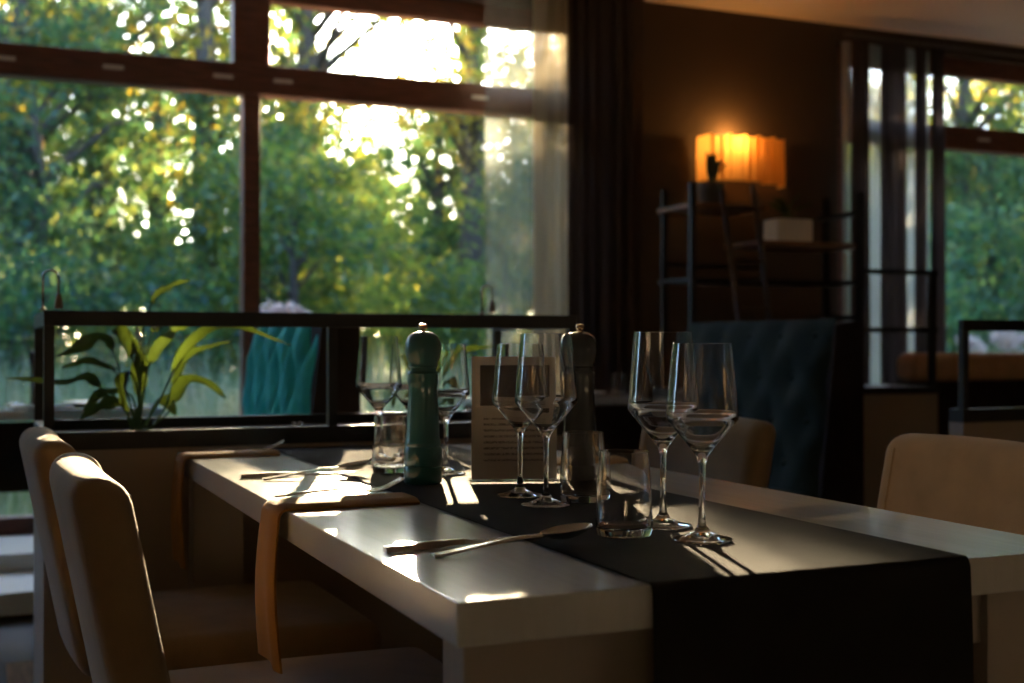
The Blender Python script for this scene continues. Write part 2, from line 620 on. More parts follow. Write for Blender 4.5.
# runner: one cloth lying along the table and hanging over the near end
RX0, RX1 = .615, 1.02
def runner():
    th = .0018
    path = []
    n = 60
    for i in range(n + 1):
        path.append((TY1 - .02 - (TY1 - .02 - TY0 - .004) * i / n, TZ + .0012))
    for k in range(1, 7):
        a = k / 6 * PI / 2
        path.append((TY0 + .002 - .0075 * math.sin(a), TZ + .0012 - .0075 + .0075 * math.cos(a)))
    for k in range(1, 13):
        path.append((TY0 - .0055 - .004 * math.sin(k * .5), TZ - .006 - .5 * k / 12))
    b = MB()
    def fn(off):
        def f(s, t):
            k = t * (len(path) - 1)
            i = min(int(k), len(path) - 2)
            y = path[i][0] + (path[i + 1][0] - path[i][0]) * (k - i)
            z = path[i][1] + (path[i + 1][1] - path[i][1]) * (k - i)
            hang = max(0, (TZ - z - .006))
            y -= .012 * hang * math.sin(s * 9) + off * (1 if hang > 0 else 0)
            rip = .0006 * math.sin(23 * s + 5 * t) ** 2
            return (RX0 + (RX1 - RX0) * s, y, z + (off + rip if hang <= 0 else 0))
        return f
    b.grid(fn(0), 16, len(path) - 1)
    b.grid(fn(th), 16, len(path) - 1, True)
    o = b.build('table_runner', 'runner_cloth', smooth=True)
    tag(o, 'black cloth runner along the white table hanging over its near end', 'table runner')
runner()
RZ = TZ + .0042     # top of the runner

# napkins draped over the table edge
def napkin(label, y, w, x_in, x_edge, side, drop, skew=0):
    path = []
    z = TZ + .0008
    n = 10
    for i in range(n + 1):
        path.append((x_in + (x_edge - x_in) * i / n, z, 0))
    for k in range(1, 6):
        a = k / 5 * PI / 2
        path.append((x_edge + side * .012 * math.sin(a), z - .012 + .012 * math.cos(a), 0))
    for k in range(1, 11):
        path.append((x_edge + side * (.012 + .006 * math.sin(k * .35)), z - .012 - drop * k / 10, k / 10))
    m = len(path) - 1
    b = MB()
    def fn(th):
        def f(s, t):
            k = t * m
            i = min(int(k), m - 1)
            q = [path[i][j] + (path[i + 1][j] - path[i][j]) * (k - i) for j in range(3)]
            ww = w * (1 + .45 * q[2])
            edge = (1 - (2 * s - 1) ** 6)
            lay = th * (.35 + .65 * edge)
            on_top = k <= n
            yy = y + (s - .5) * ww + skew * (q[0] - x_edge)
            wav = .004 * q[2] * math.sin(7 * s + 1)
            nx, nz = (0, 1) if on_top else (side, 0)
            if n < k < n + 5:
                a = (k - n) / 5 * PI / 2
                nx, nz = side * math.sin(a), math.cos(a)
            return (q[0] + nx * lay + side * wav, yy, q[1] + nz * lay)
        return f
    b.grid(fn(0), 8, m * 2)
    b.grid(fn(.009), 8, m * 2, True)
    for s in (0, 1):
        b.grid(lambda a, t, s=s: fn(.009 * a)(s, t), 1, m * 2, s == 1)
    for e in (0, 1):
        b.grid(lambda s, a, e=e: fn(.009 * a)(s, e), 8, 1, e == 0)
    b.v = [(p[0] - x_edge, p[1] - y, p[2] - TZ) for p in b.v]
    o = b.build('napkin', 'napkin_cloth', smooth='auto', weld=True, loc=(x_edge, y, TZ))
    tag(o, label, 'napkin', 'ochre napkins on the white table')
napkin('ochre cloth napkin over the left table edge, nearer of the two', 1.835, .105, .61, TX0, -1, .215)
napkin('ochre cloth napkin over the left table edge, at the far corner', 2.735, .105, .60, TX0, -1, .215)
napkin('ochre cloth napkin over the right table edge behind the stemmed glasses', 2.30, .105, 1.05, TX1, 1, .2)

# ------------------------------------------------------------------ cutlery
def strip(b, st):
    """flat bar through stations (x, y, half width, z, thickness)"""
    vs, fs = [], []
    for (x, y, w, z, h) in st:
        for (yy, zz) in ((-w, 0), (-w * .7, h), (w * .7, h), (w, 0)):
            vs.append((x, y + yy, z + zz))
    for i in range(len(st) - 1):
        for k in range(4):
            fs.append((i * 4 + k, i * 4 + (k + 1) % 4, (i + 1) * 4 + (k + 1) % 4, (i + 1) * 4 + k))
    fs.append((0, 1, 2, 3)); e = (len(st) - 1) * 4
    fs.append((e + 3, e + 2, e + 1, e))
    b.add(vs, fs)
def knife_mesh():
    h = MB(); bl = MB()
    strip(h, [(0, 0, .0055, .0, .006), (.01, 0, .008, 0, .007), (.06, 0, .0075, 0, .008), (.105, 0, .005, .001, .006)])
    strip(bl, [(.105, 0, .005, .001, .006), (.12, .001, .009, .001, .0025), (.17, .001, .0105, .001, .002), (.205, -.001, .008, .001, .002), (.222, -.005, .002, .001, .001)])
    return h.mesh('handle', 'steel', 'auto'), bl.mesh('blade', 'steel', 'auto')
def fork_mesh():
    h = MB(); hd = MB()
    strip(h, [(0, 0, .0075, .002, .003), (.008, 0, .0095, .002, .003), (.06, 0, .0065, .006, .003), (.11, 0, .0038, .008, .0035), (.135, 0, .004, .006, .003)])
    strip(hd, [(.135, 0, .004, .006, .003), (.148, 0, .0115, .004, .002), (.16, 0, .0125, .003, .002), (.168, 0, .0125, .0035, .002)])
    for k in range(4):
        y = (k - 1.5) * .0067
        strip(hd, [(.166, y, .0024, .0035, .002), (.185, y, .0021, .008, .002), (.205, y * .97, .0017, .017, .0016), (.213, y * .96, .0008, .022, .001)])
    return h.mesh('handle', 'steel', 'auto'), hd.mesh('tines', 'steel', 'auto')
def spoon_mesh():
    h = MB(); bo = MB()
    strip(h, [(0, 0, .0075, .001, .003), (.008, 0, .0095, .001, .003), (.06, 0, .0065, .006, .003), (.11, 0, .0038, .010, .0035), (.142, 0, .004, .010, .003)])
    def fn(off):
        def f(s, t):
            a = 2 * PI * s
            r = t
            x = .172 + .034 * r * math.cos(a)
            y = .0215 * r * math.sin(a) * (1 + .12 * math.cos(a))
            dz = .011 * r * r
            return (x, y, .0015 + dz + off + (x - .142) * .08)
        return f
    bo.grid(fn(0), 24, 6)
    bo.grid(fn(.0012), 24, 6, True)
    return h.mesh('handle', 'steel', 'auto'), bo.mesh('bowl', 'steel', True)
CUT = {'knife': (knife_mesh(), 'blade'), 'fork': (fork_mesh(), 'tines'), 'spoon': (spoon_mesh(), 'bowl')}
def cutlery(kind, x, y, z, rz, label, tilt=0.0):
    t = thing('table_' + kind if kind != 'fork' else 'dinner_fork', label, kind, (x, y, z), rz, 'steel cutlery on the white table')
    t.rotation_euler = (0, -tilt, rz)
    (h, e), en = CUT[kind]
    for nm, me in (('handle', h), (en, e)):
        o = bpy.data.objects.new(nm, me)
        COL.objects.link(o)
        o.parent = t
cutlery('knife', .432, 1.388, TZ + .0005, math.radians(9), 'steel table knife lying on the near left table edge')
cutlery('spoon', .470, 1.330, TZ + .0005, math.radians(3), 'steel spoon beside the near table knife, bowl resting on the runner', math.radians(2.0))
cutlery('fork', .425, 1.945, TZ + .0005, math.radians(2), 'steel fork just behind the nearer left napkin')
cutlery('knife', .434, 2.262, TZ + .0005, math.radians(2), 'steel knife lying between the two left napkins')
cutlery('spoon', .462, 2.205, TZ + .0005, math.radians(6), 'steel spoon lying between the two left napkins', math.radians(2.0))
cutlery('fork', .425, 2.81, TZ + .0005, math.radians(3), 'steel fork just behind the far left napkin')

# ------------------------------------------------------------------ glassware
def glass_profile(H_, rb, rw, rr, zw, z0):
    """closed outline of a stemmed glass: outer wall up, inner wall down"""
    o = [(0.0001, 0), (rb * .96, 0), (rb, .0012), (rb * .97, .0026), (rb * .6, .0055), (.010, .0105), (.0052, .018), (.0040, .03), (.0037, z0 * .6), (.0042, z0 * .9), (.0075, z0 + .002), (.016, z0 + .013)]
    n = 5
    for k in range(n + 1):
        t = k / n
        o.append((.016 + (rw - .016) * t ** 1.0, z0 + .013 + (zw - z0 - .013) * (t * .98)))
    o += [(rw, zw + .003), (rw * .992, zw + .010)]
    for k in range(1, 7):
        t = k / 6
        o.append((rw * .992 + (rr - rw * .992) * t, zw + .010 + (H_ - zw - .010) * t))
    wall = .0011
    i = [(rr - wall * .5, H_ + .0005), (rr - wall, H_)]
    for k in range(1, 7):
        t = 1 - k / 6
        i.append((rw * .992 - wall + (rr - rw * .992) * t, zw + .010 + (H_ - zw - .010) * t))
    i += [(rw - wall, zw + .004)]
    for k in range(n, 0, -1):
        t = k / n
        i.append((.016 + (rw - .018) * t, z0 + .0155 + (zw - z0 - .0135) * (t * .98)))
    i += [(.014, z0 + .0145), (.006, z0 + .0105), (.0001, z0 + .0095)]
    return o + i
WG_S = MB().lathe(glass_profile(.2375, .036, .0437, .0357, .147, .100), 40, cap=False).mesh('wine_glass', 'crystal', 'auto')
WG_L = MB().lathe(glass_profile(.2525, .037, .0462, .0380, .152, .102), 40, cap=False).mesh('wine_glass', 'crystal', 'auto')
def tumbler_profile():
    w = .0014
    o = [(.0001, 0), (.0315, 0), (.0335, .0012), (.0352, .008), (.0358, .018), (.0335, .060), (.0308, .104)]
    i = [(.0308 - w * .5, .1046), (.0308 - w, .104), (.0335 - w, .060), (.0358 - w, .020), (.0335, .0125), (.026, .0095), (.0001, .0085)]
    return o + i
TMB = MB().lathe(tumbler_profile(), 40, cap=False).mesh('tumbler', 'crystal', 'auto')
def put(me, name, u, v, label, cat, group, z=RZ):
    p = on_z(u, v, z)
    o = bpy.data.objects.new(name, me)
    COL.objects.link(o)
    o.location = (p.x, p.y, z)
    o.rotation_euler = (0, 0, (u * 7) % 6)
    tag(o, label, cat, group)
    return o
G1 = 'stemmed wine glasses on the white table'
put(WG_S, 'wine_glass', 702, 540, 'tall clear wine glass on the runner, the nearest and rightmost', 'wine glass', G1)
put(WG_L, 'wine_glass', 663, 526, 'larger clear wine glass just left of the rightmost one', 'wine glass', G1)
put(WG_L, 'wine_glass', 546, 505, 'clear wine glass in front of the menu holder and the grey mill', 'wine glass', G1)
put(WG_S, 'wine_glass', 520, 496, 'clear wine glass directly in front of the middle of the menu holder', 'wine glass', G1)
put(WG_L, 'wine_glass', 379, 462, 'clear wine glass furthest left, left of the teal mill', 'wine glass', G1)
put(WG_S, 'wine_glass', 410, 458, 'clear wine glass partly hidden behind the teal mill', 'wine glass', G1)
put(WG_S, 'wine_glass', 446, 474, 'clear wine glass just right of the teal mill', 'wine glass', G1)
G2 = 'water tumblers on the white table'
put(TMB, 'tumbler', 624, 535, 'short clear tumbler standing in front of the two right wine glasses', 'tumbler', G2)
put(TMB, 'tumbler', 583, 501, 'short clear tumbler in front of the grey mill', 'tumbler', G2)
put(TMB, 'tumbler', 391, 472, 'short clear tumbler left of the teal mill', 'tumbler', G2)

# ------------------------------------------------------------------ mills, menu holder
def mill(u, v, mat, label):
    p = on_z(u, v, RZ)
    t = thing('pepper_mill', label, 'pepper mill', (p.x, p.y, RZ), 0, 'grinders on the runner')
    t.scale = (1, 1, .955)
    body = [(.0, 0), (.030, 0), (.0325, .003), (.0325, .028), (.0305, .031), (.0325, .035), (.0325, .060), (.0300, .066), (.0315, .070), (.0300, .076), (.0285, .082), (.0275, .110), (.0255, .145), (.0240, .170), (.0250, .176), (.0265, .182), (.0255, .190), (.0270, .196), (.0250, .200)]
    head = [(.0225, .200), (.0225, .206), (.0255, .209), (.0245, .214), (.0280, .222), (.0310, .236), (.0305, .250), (.0255, .262), (.0160, .269), (.0060, .271), (.0, .271)]
    MB().lathe(body, 40, cap=False).build('body', mat, t, smooth='auto')
    MB().lathe(head, 40, cap=False).build('head', mat, t, smooth='auto')
    MB().lathe([(.0, .271), (.004, .271), (.004, .274), (.0075, .276), (.008, .280), (.006, .284), (.0, .285)], 20, cap=False).build('finial_nut', 'brass', t, smooth='auto')
mill(423, 483, 'mill_teal', 'glossy dark teal wooden pepper mill with a round head')
mill(580, 482, 'mill_dark', 'dark grey mill standing behind the glasses right of the menu')

pa, pb = on_z(471, 482, RZ), on_z(557, 481, RZ)
ang = math.atan2(pb.y - pa.y, pb.x - pa.x)
mh = thing('menu_holder', 'clear acrylic stand holding a printed menu card on the runner', 'menu holder', ((pa.x + pb.x) / 2, (pa.y + pb.y) / 2, RZ), ang)
W_ = .148
MB().box(-W_ / 2 - .004, W_ / 2 + .004, -.0035, -.0015, .003, .226).build('front_panel', 'acrylic', mh)
MB().box(-W_ / 2 - .004, W_ / 2 + .004, .0015, .0035, .003, .226).build('back_panel', 'acrylic', mh)
MB().box(-W_ / 2 - .004, W_ / 2 + .004, -.034, .034, 0, .0028).build('base', 'acrylic', mh)
MB().box(-W_ / 2, W_ / 2, -.0006, .0006, .004, .216).build('menu_card', 'menu_print', mh)

# ------------------------------------------------------------------ dining chairs
def make_chair(label):
    """faces +X, origin on the floor under the middle of the seat"""
    t = thing('dining_chair', label, 'chair', group='beige upholstered dining chairs')
    def bend(p):
        z = p.z + .62
        x = p.x - .255 - (z - .42) * .20 + .016 * (p.y / .25) ** 2
        return Vector((x, p.y, z + .008 * math.cos(p.y / .25 * 1.4) - .008))
    MB().rbox((.076, .46, .42), .034, 8, bend).build('backrest', 'chair_cloth', t, smooth=True, weld=True)
    def dome(p):
        return Vector((p.x + .01, p.y, p.z + .415 + (.012 * (1 - (p.x / .25) ** 2) * (1 - (p.y / .25) ** 2) if p.z > 0 else 0)))
    MB().rbox((.50, .50, .11), .035, 6, dome).build('seat', 'chair_cloth', t, smooth=True, weld=True)
    seam = []
    for k in range(0, 21):
        q = -.21 + .42 * k / 20
        seam.append(bend(Vector((.0385, -.188, q * .88))))
    MB().tube(seam, .0022, 6).build('seam', 'chair_cloth', t, smooth=True)
    for sx in (-1, 1):
        for sy in (-1, 1):
            x, y = .01 + sx * .20, sy * .205
            b = MB()
            b.add([(x + a * w, y + c * w, z) for (z, w) in ((0, .014), (.37, .022)) for (a, c) in ((-1, -1), (1, -1), (1, 1), (-1, 1))],
                  [(3, 2, 1, 0), (4, 5, 6, 7), (0, 1, 5, 4), (1, 2, 6, 5), (2, 3, 7, 6), (3, 0, 4, 7)])
            b.build('leg', 'dark_wood', t)
    return t
ch = make_chair('beige upholstered chair on the left of the table, nearest the camera')
ch.location = (.46, 1.83, 0)
copy_tree(ch, (.44, 2.50, 0), 0.02, 'beige upholstered chair on the left of the table, beside the planter')
copy_tree(ch, (1.255, 1.675, 0), PI - .07, 'beige upholstered chair on the right of the table, nearest and lit by the added spotlight')
copy_tree(ch, (1.225, 2.46, 0), PI + .06, 'beige upholstered chair on the right of the table, behind the wine glasses')

# ------------------------------------------------------------------ booth benches
def make_booth(label, cloth='teal_velvet', relief=1.0):
    """faces -X; near end at y=0, far end at y=1.02; x=0 is the front of the back pad at its top"""
    t = thing('booth_bench', label, 'booth bench', group='tufted booth benches')
    Wd = 1.02
    # dark shell behind and beside the pad
    b = MB()
    prof = [(.02, 1.06), (.10, 1.075), (.135, 1.06), (.14, .0), (-.04, .0), (-.055, .40)]
    n = len(prof)
    b.add([(x, y, z) for y in (0, Wd) for (x, z) in prof], [tuple(range(n)), tuple(range(n, 2 * n))[::-1]] + [(i, n + i, n + (i + 1) % n, (i + 1) % n) for i in range(n)])
    b.build('back_shell', 'bench_dark', t)
    cols, z0, z1 = 5, .44, 1.085
    lat = []
    for r_ in range(4):
        for c_ in range(-1, cols + 2):
            lat.append(((c_ + (.5 if r_ % 2 else 0)) / cols * Wd, z0 + .12 + r_ * .155))
    def pad(s, q):
        y = .012 + s * (Wd - .024)
        z = z0 + q * (z1 - z0)
        base = (z - 1.07) * .115
        puff = .045 * (1 - (2 * s - 1) ** 8) * (1 - max(0, (q - .8) / .2) ** 3)
        dm = 0
        for (ly, lz) in lat:
            d2 = ((y - ly) / .05) ** 2 + ((z - lz) / .05) ** 2
            if d2 < 9:
                dm = max(dm, math.exp(-d2 * .5))
        cre = 0
        for r_ in range(cols * 2 + 1):
            cy = r_ * Wd / cols / 2
            # creases run between buttons, zig-zagging with height
            w = .020
            sway = .0
            cre = max(cre, math.exp(-((y - cy - sway) / w) ** 2) * (.62 + .38 * math.cos((z - z0 - .12) / .155 * PI + (PI if r_ % 2 else 0))))
        return (base - puff + (.034 if relief == 1 else .018) * dm + relief * .030 * cre + .02, y, z)
    MB().grid(pad, 76, 44, True).build('back_pad', cloth, t, smooth=True)
    btn = MB().lathe([(.0, 0), (.012, 0), (.010, .004), (.004, .007), (.0, .007)], 12, cap=False).mesh('button', cloth, True)
    for (ly, lz) in lat:
        if .03 < ly < Wd - .03:
            o = bpy.data.objects.new('button', btn)
            COL.objects.link(o)
            o.parent = t
            p = pad((ly - .012) / (Wd - .024), (lz - z0) / (z1 - z0))
            o.location = (p[0] - .001, p[1], p[2])
            o.rotation_euler = (0, -PI / 2, 0)
    def seatf(p):
        return Vector((p.x - .30, p.y + Wd / 2, p.z + .395 + (.015 * (1 - (p.x / .27) ** 2) if p.z > 0 else 0)))
    MB().rbox((.52, Wd - .03, .13), .04, 8, seatf).build('seat_cushion', cloth, t, smooth=True, weld=True)
    MB().box(-.52, -.05, .02, Wd - .02, .06, .33, .004).build('seat_base', 'bench_dark', t)
    MB().box(-.48, .10, .05, Wd - .05, 0, .06).build('plinth', 'bench_dark', t)
    return t
bo = make_booth('teal tufted booth bench behind the planter, lit by the left window')
bo.location = (.915, 3.62, 0)
make_booth('buttoned teal booth bench, colour darkened for shade, in front of the shelf unit', 'velvet_shaded', .1).location = (2.775, 3.62, 0)

# ------------------------------------------------------------------ planters with steel screens
def make_planter(label, d=.53, deep=True):
    """origin at the floor, front left corner; 1.29 wide, .53 deep"""
    t = thing('planter_divider', label, 'planter', group='planter dividers')
    w = 1.29
    MB().box(0, w, 0, d, 0, .758).build('plinth_box', 'cabinet_beige', t)
    for (a, b, c, e) in ((0, w, 0, .02), (0, w, d - .02, d), (0, .02, .02, d - .02), (w - .02, w, .02, d - .02)):
        MB().box(a, b, c, e, .758, .798, .0015).build('tray_side', 'steel_black', t)
    MB().box(.02, w - .02, .02, d - .02, .758, .772).build('soil', 'soil', t)
    s = .022
    for (x, y) in ((0, 0), (w / 2 - s / 2, 0), (w - s, 0), (0, d - s), (w - s, d - s))[:5 if deep else 3]:
        MB().box(x, x + s, y, y + s, .798, 1.032, .0012).build('post', 'steel_black', t)
    for (a, b, c, e) in ((0, w, 0, s), (0, s, s, d), (w - s, w, s, d))[:3 if deep else 1]:
        MB().box(a, b, c, e, 1.032, 1.066, .0012).build('top_rail', 'steel_black', t)
    return t
pl = make_planter('black steel framed planter divider with leafy plants behind the table')
pl.location = (.13, 2.90, 0)
make_planter('narrow black steel framed planter divider at the right edge', .06, False).location = (2.70, 2.90, 0)

# leaves of the house plants, each its own piece
def leaf(parent, pts, blade_from, width, origin, seed, roll=0.0):
    r = random.Random(seed)
    sp = [q - origin for q in spline(pts, 26)]
    k0 = int(26 * blade_from)
    bl = sp[k0:]
    m = len(bl) - 1
    b = MB()
    vs, fs = [], []
    hint = Vector((FX * .5 + .3 * math.sin(seed), FY * .5, .75 + .3 * math.cos(seed * 2))).normalized()
    prev = None
    for i, p in enumerate(bl):
        t = (bl[min(i + 1, m)] - bl[max(i - 1, 0)]).normalized()
        side = t.cross(hint)
        if side.length < .15:
            side = prev if prev is not None else Vector((1, 0, 0))
        side.normalize()
        if prev is not None and side.dot(prev) < 0:
            side = -side
        prev = side
        up = side.cross(t).normalized()
        f = i / m
        w = width * (math.sin(PI * min(1, f ** .75)) ** .8 if 0 < f < 1 else 0.02) * (1 + .06 * math.sin(9 * f + seed))
        for s in (-1, -.5, 0, .5, 1):
            vs.append(p + side * w * s + up * (w * .35 * abs(s) + .003 * math.sin(14 * f + s * 3 + seed)))
    for i in range(m):
        for k in range(4):
            fs.append((i * 5 + k, i * 5 + k + 1, (i + 1) * 5 + k + 1, (i + 1) * 5 + k))
    b.add(vs, fs)
    o = b.build('leaf', 'houseplant', parent, smooth=True)
    if k0 > 1:
        MB().tube(sp[:k0 + 2], .0028, 6).build('stem', 'stem_green', o, smooth=True)
    return o
SOIL = .772
def plant(label, leaves, ubase, Y):
    base = on_y(ubase, 430, Y)
    base.z = SOIL
    t = thing('leafy_houseplant', label, 'plant', base, 0, 'plants in the divider planter')
    for i, (pts, bf, w, dy) in enumerate(leaves):
        n = len(pts)
        P = [Vector((base.x + .012 * math.sin(i * 2.4), base.y + .012 * math.cos(i * 2.4), SOIL - .01))]
        for k, (u, v) in enumerate(pts):
            P.append(on_y(u, v, Y + dy * (k + 1) / n))
        leaf(t, P, bf, w, base, i * 1.7 + .3)
    return t
plant('dark leafy plant with long arching leaves at the left of the planter', [
    ([(142, 350), (146, 318), (160, 294), (190, 280)], .62, .016, .05),
    ([(120, 372), (112, 350), (99, 339), (77, 350), (57, 356)], .42, .022, -.05),
    ([(122, 385), (112, 370), (86, 363), (62, 368)], .45, .018, .08),
    ([(118, 400), (100, 388), (88, 379), (60, 383), (6, 378)], .42, .016, -.09),
    ([(146, 380), (152, 358), (172, 334), (196, 323)], .45, .016, .02),
    ([(160, 400), (180, 358), (208, 330), (246, 329), (291, 346)], .34, .017, -.09),
    ([(165, 408), (176, 378), (196, 352), (231, 342)], .45, .014, .06),
    ([(166, 415), (176, 398), (194, 380), (226, 398)], .45, .026, -.03),
    ([(140, 385), (132, 358), (122, 338), (112, 330)], .50, .032, .03),
    ([(141, 390), (144, 360), (141, 338), (137, 322)], .40, .026, .10),
    ([(132, 412), (116, 405), (100, 408), (80, 420)], .40, .022, -.06),
    ([(136, 385), (128, 372), (124, 385), (128, 412)], .50, .024, -.07),
    ([(146, 360), (152, 335), (164, 326), (186, 330)], .55, .020, .12),
    ([(134, 400), (118, 392), (98, 398), (84, 412)], .42, .020, .1),
    ([(152, 410), (160, 400), (168, 404), (176, 416)], .40, .020, .1),
    ([(139, 400), (137, 380), (138, 360), (133, 344)], .30, .024, .0),
], 138, 3.12)
plant('smaller leafy plant seen behind the glasses in the planter', [
    ([(420, 400), (412, 375), (405, 362), (396, 356)], .45, .020, .04),
    ([(428, 395), (432, 372), (440, 358), (452, 352)], .45, .022, -.04),
    ([(430, 400), (444, 385), (456, 384), (466, 398)], .42, .022, .06),
    ([(422, 395), (408, 388), (398, 396), (392, 408)], .42, .022, -.05),
    ([(425, 390), (424, 366), (420, 350), (410, 338)], .45, .020, .0),
    ([(430, 395), (446, 372), (466, 352), (496, 346)], .45, .015, -.06),
], 427, 3.16)

# small gooseneck lamps clamped on the rails and a dropped blossom on the rim
def gooseneck(u, Y, hgt, span, label):
    p = on_y(u, 311, Y)
    p.z = 1.066
    t = thing('gooseneck_lamp', label, 'lamp', p, 0, 'gooseneck lamps on the planter rail')
    MB().lathe([(0, 0), (.007, 0), (.007, .004), (.003, .008), (0, .008)], 16, cap=False).build('base', 'lamp_metal', t, smooth='auto')
    r = span / 2
    pts = [(0, 0, .006), (0, 0, hgt - r)]
    for k in range(1, 11):
        a = PI * k / 10
        pts.append((r - r * math.cos(a), 0, hgt - r + r * math.sin(a)))
    pts.append((2 * r, 0, .036))
    MB().tube(pts, .0028, 8).build('neck', 'steel', t, smooth=True)
    MB().lathe([(0, .0), (.0095, 0), (.0088, .012), (.006, .026), (.0028, .034), (0, .034)], 16, (2 * r, 0, .004), cap=False).build('head', 'lamp_metal', t, smooth='auto')
gooseneck(43, 2.911, .088, .032, 'small steel gooseneck lamp on the left end of the planter rail')
gooseneck(482, 2.911, .074, .028, 'small steel gooseneck lamp on the planter rail near the sheer curtain')
p = on_y(297, 428, 2.91)
bl = thing('fallen_blossom', 'small white blossom lying on the black planter rim', 'flower', (p.x, p.y, .798))
for k in range(6):
    a = k * PI / 3
    b = MB()
    b.grid(lambda s, t, a=a: ((.003 + .014 * t) * math.cos(a) - (s - .5) * .012 * math.sin(PI * (.15 + .8 * t)) * math.sin(a), .5 * ((.003 + .014 * t) * math.sin(a) + (s - .5) * .012 * math.sin(PI * (.15 + .8 * t)) * math.cos(a)), .001 + .010 * t * t + .002 * (s - .5) ** 2), 3, 4)
    b.build('petal', 'plate_white', bl, smooth=True)

# ------------------------------------------------------------------ window-side tables with settings
for (x0, x1, y0, y1, lab) in ((-.75, .66, 4.98, 5.36, 'left window below the planter plant'), (2.10, 2.95, 5.19, 5.62, 'dark brown drape')):
    t = thing('window_table', 'white topped table with a dark front panel by the ' + lab, 'table', ((x0 + x1) / 2, (y0 + y1) / 2, .085), 0, 'window side tables')
    a, c = (x1 - x0) / 2, (y1 - y0) / 2
    for sx in (-1, 1):
        for sy in (-1, 1):
            MB().box(sx * (a - .05) - .02, sx * (a - .05) + .02, sy * (c - .05) - .02, sy * (c - .05) + .02, .07 if sy > 0 and y1 > 5.5 else 0, .62).build('leg', 'dark_wood', t)
    MB().box(-a, a, -c, c, .625, .663, .003).build('tabletop', 'table_white', t)
    MB().box(-a + .01, a - .01, -c + .004, -c + .02, .36, .620).build('front_panel', 'bench_dark', t)
def plate(x, y, z, r, label):
    o = MB().lathe([(0, .002), (r * .55, .0), (r * .62, .001), (r, .016), (r, .019), (r * .62, .005), (0, .005)], 32, cap=False).build('plate', 'plate_white', None, smooth='auto', loc=(x, y, z))
    tag(o, label, 'plate', 'plates on the window tables')
plate(-.05, 5.16, .749, .12, 'white plate on the window table at the far left')
plate(.42, 5.16, .749, .12, 'white plate on the window table behind the potted leaves')
plate(2.64, 5.33, .749, .11, 'white plate on the window table in front of the dark drape')
def napk(x, y, z, label):
    o = MB().box(-.11, .11, -.045, .045, 0, .014, .005).build('folded_napkin', 'plate_white', None, loc=(x, y, z))
    tag(o, label, 'napkin', 'white napkins by the window')
napk(.22, 5.05, .749, 'folded white napkin on the left window table')
o = bpy.data.objects.new('tumbler', TMB); COL.objects.link(o); o.location = (2.80, 5.27, .749)
tag(o, 'clear tumbler on the window table in front of the dark drape', 'tumbler', 'tumblers by the window')
o = bpy.data.objects.new('tumbler', TMB); COL.objects.link(o); o.location = (.13, 5.28, .749)
tag(o, 'clear tumbler on the window table at the far left', 'tumbler', 'tumblers by the window')
lt = thing('glass_lantern', 'dark tall glass lantern on the left window table beside the steel post', 'lantern', (.225, 5.22, .749))
MB().box(-.045, .045, -.045, .045, 0, .012, .002).build('base', 'tray_dark', lt)
MB().box(-.04, .04, -.04, .04, .012, .17).build('glass_body', 'tray_dark', lt)
MB().box(-.045, .045, -.045, .045, .17, .215, .002).build('cap', 'tray_dark', lt)

# ------------------------------------------------------------------ shelf unit on beige cabinet
SY = 4.78
cab = thing('shelf_divider', 'black steel shelf unit on a low beige cabinet before the dark wall', 'shelf unit', (3.0, SY, 0))
ox = 3.0
def wx(u, Y=SY):
    return on_y(u, 300, Y).x - ox
cx0, cx1 = wx(690), wx(938)
MB().box(cx0, cx1, 0, .38, 0, .755).build('cabinet_body', 'cabinet_beige', cab)
MB().box(cx0, cx1, -.006, .386, .755, .79, .002).build('cabinet_top', 'steel_black', cab)
def post(u, vtop, y=0.0, s=.028):
    z = on_y(u, vtop, SY + y).z
    x = wx(u, SY + y)
    MB().box(x - s / 2, x + s / 2, y, y + s, .79, z, .001).build('post', 'steel_black', cab)
post(694, 182); post(666, 190, .33); post(828, 198, .33); post(862, 192); post(934, 270)
def rail(u0, u1, v, y=0.0, h=.022, d=.022, mat='steel_black', nm='rail'):
    z = on_y((u0 + u1) / 2, v, SY + y).z
    MB().box(wx(u0, SY + y), wx(u1, SY + y), y, y + d, z - h / 2, z + h / 2, .001).build(nm, mat, cab)
rail(694, 768, 206, .02, .022, .33, 'shelf_wood', 'shelf')
rail(762, 862, 244, .02, .022, .32, 'shelf_wood', 'shelf')
rail(694, 862, 281, .02, .018, .33, 'steel_black', 'shelf')
rail(666, 762, 266, .33)
rail(862, 938, 272)
rail(862, 938, 330)
for v in (216, 318):
    z = on_y(845, v, SY + .16).z
    x = wx(862)
    MB().box(x - .011, x + .011, .028, .33, z - .011, z + .011).build('rail', 'steel_black', cab)
ld = thing('leaning_ladder', 'dark narrow ladder leaning against the shelf unit below the lamp', 'ladder', (0, 0, 0))
pA, pB = on_y(739, 316, SY - .20), on_y(770, 320, SY - .20)
pC, pD = on_y(722, 190, SY - .03), on_y(753, 185, SY - .03)
base = (pA + pB) / 2
def low(p, q, z):
    t = (z - p.z) / (q.z - p.z)
    return p + (q - p) * t
ld.location = (low(pA, pC, 0).x, low(pA, pC, 0).y, 0)
for (p, q) in ((pA, pC), (pB, pD)):
    MB().tube([low(p, q, 0) - ld.location, q - ld.location], .013, 8).build('side_rail', 'dark_wood', ld)
for z in (.3, .6, .9, 1.15, 1.36, 1.60):
    MB().tube([low(pA, pC, z) - ld.location, low(pB, pD, z) - ld.location], .011, 8).build('rung', 'dark_wood', ld)

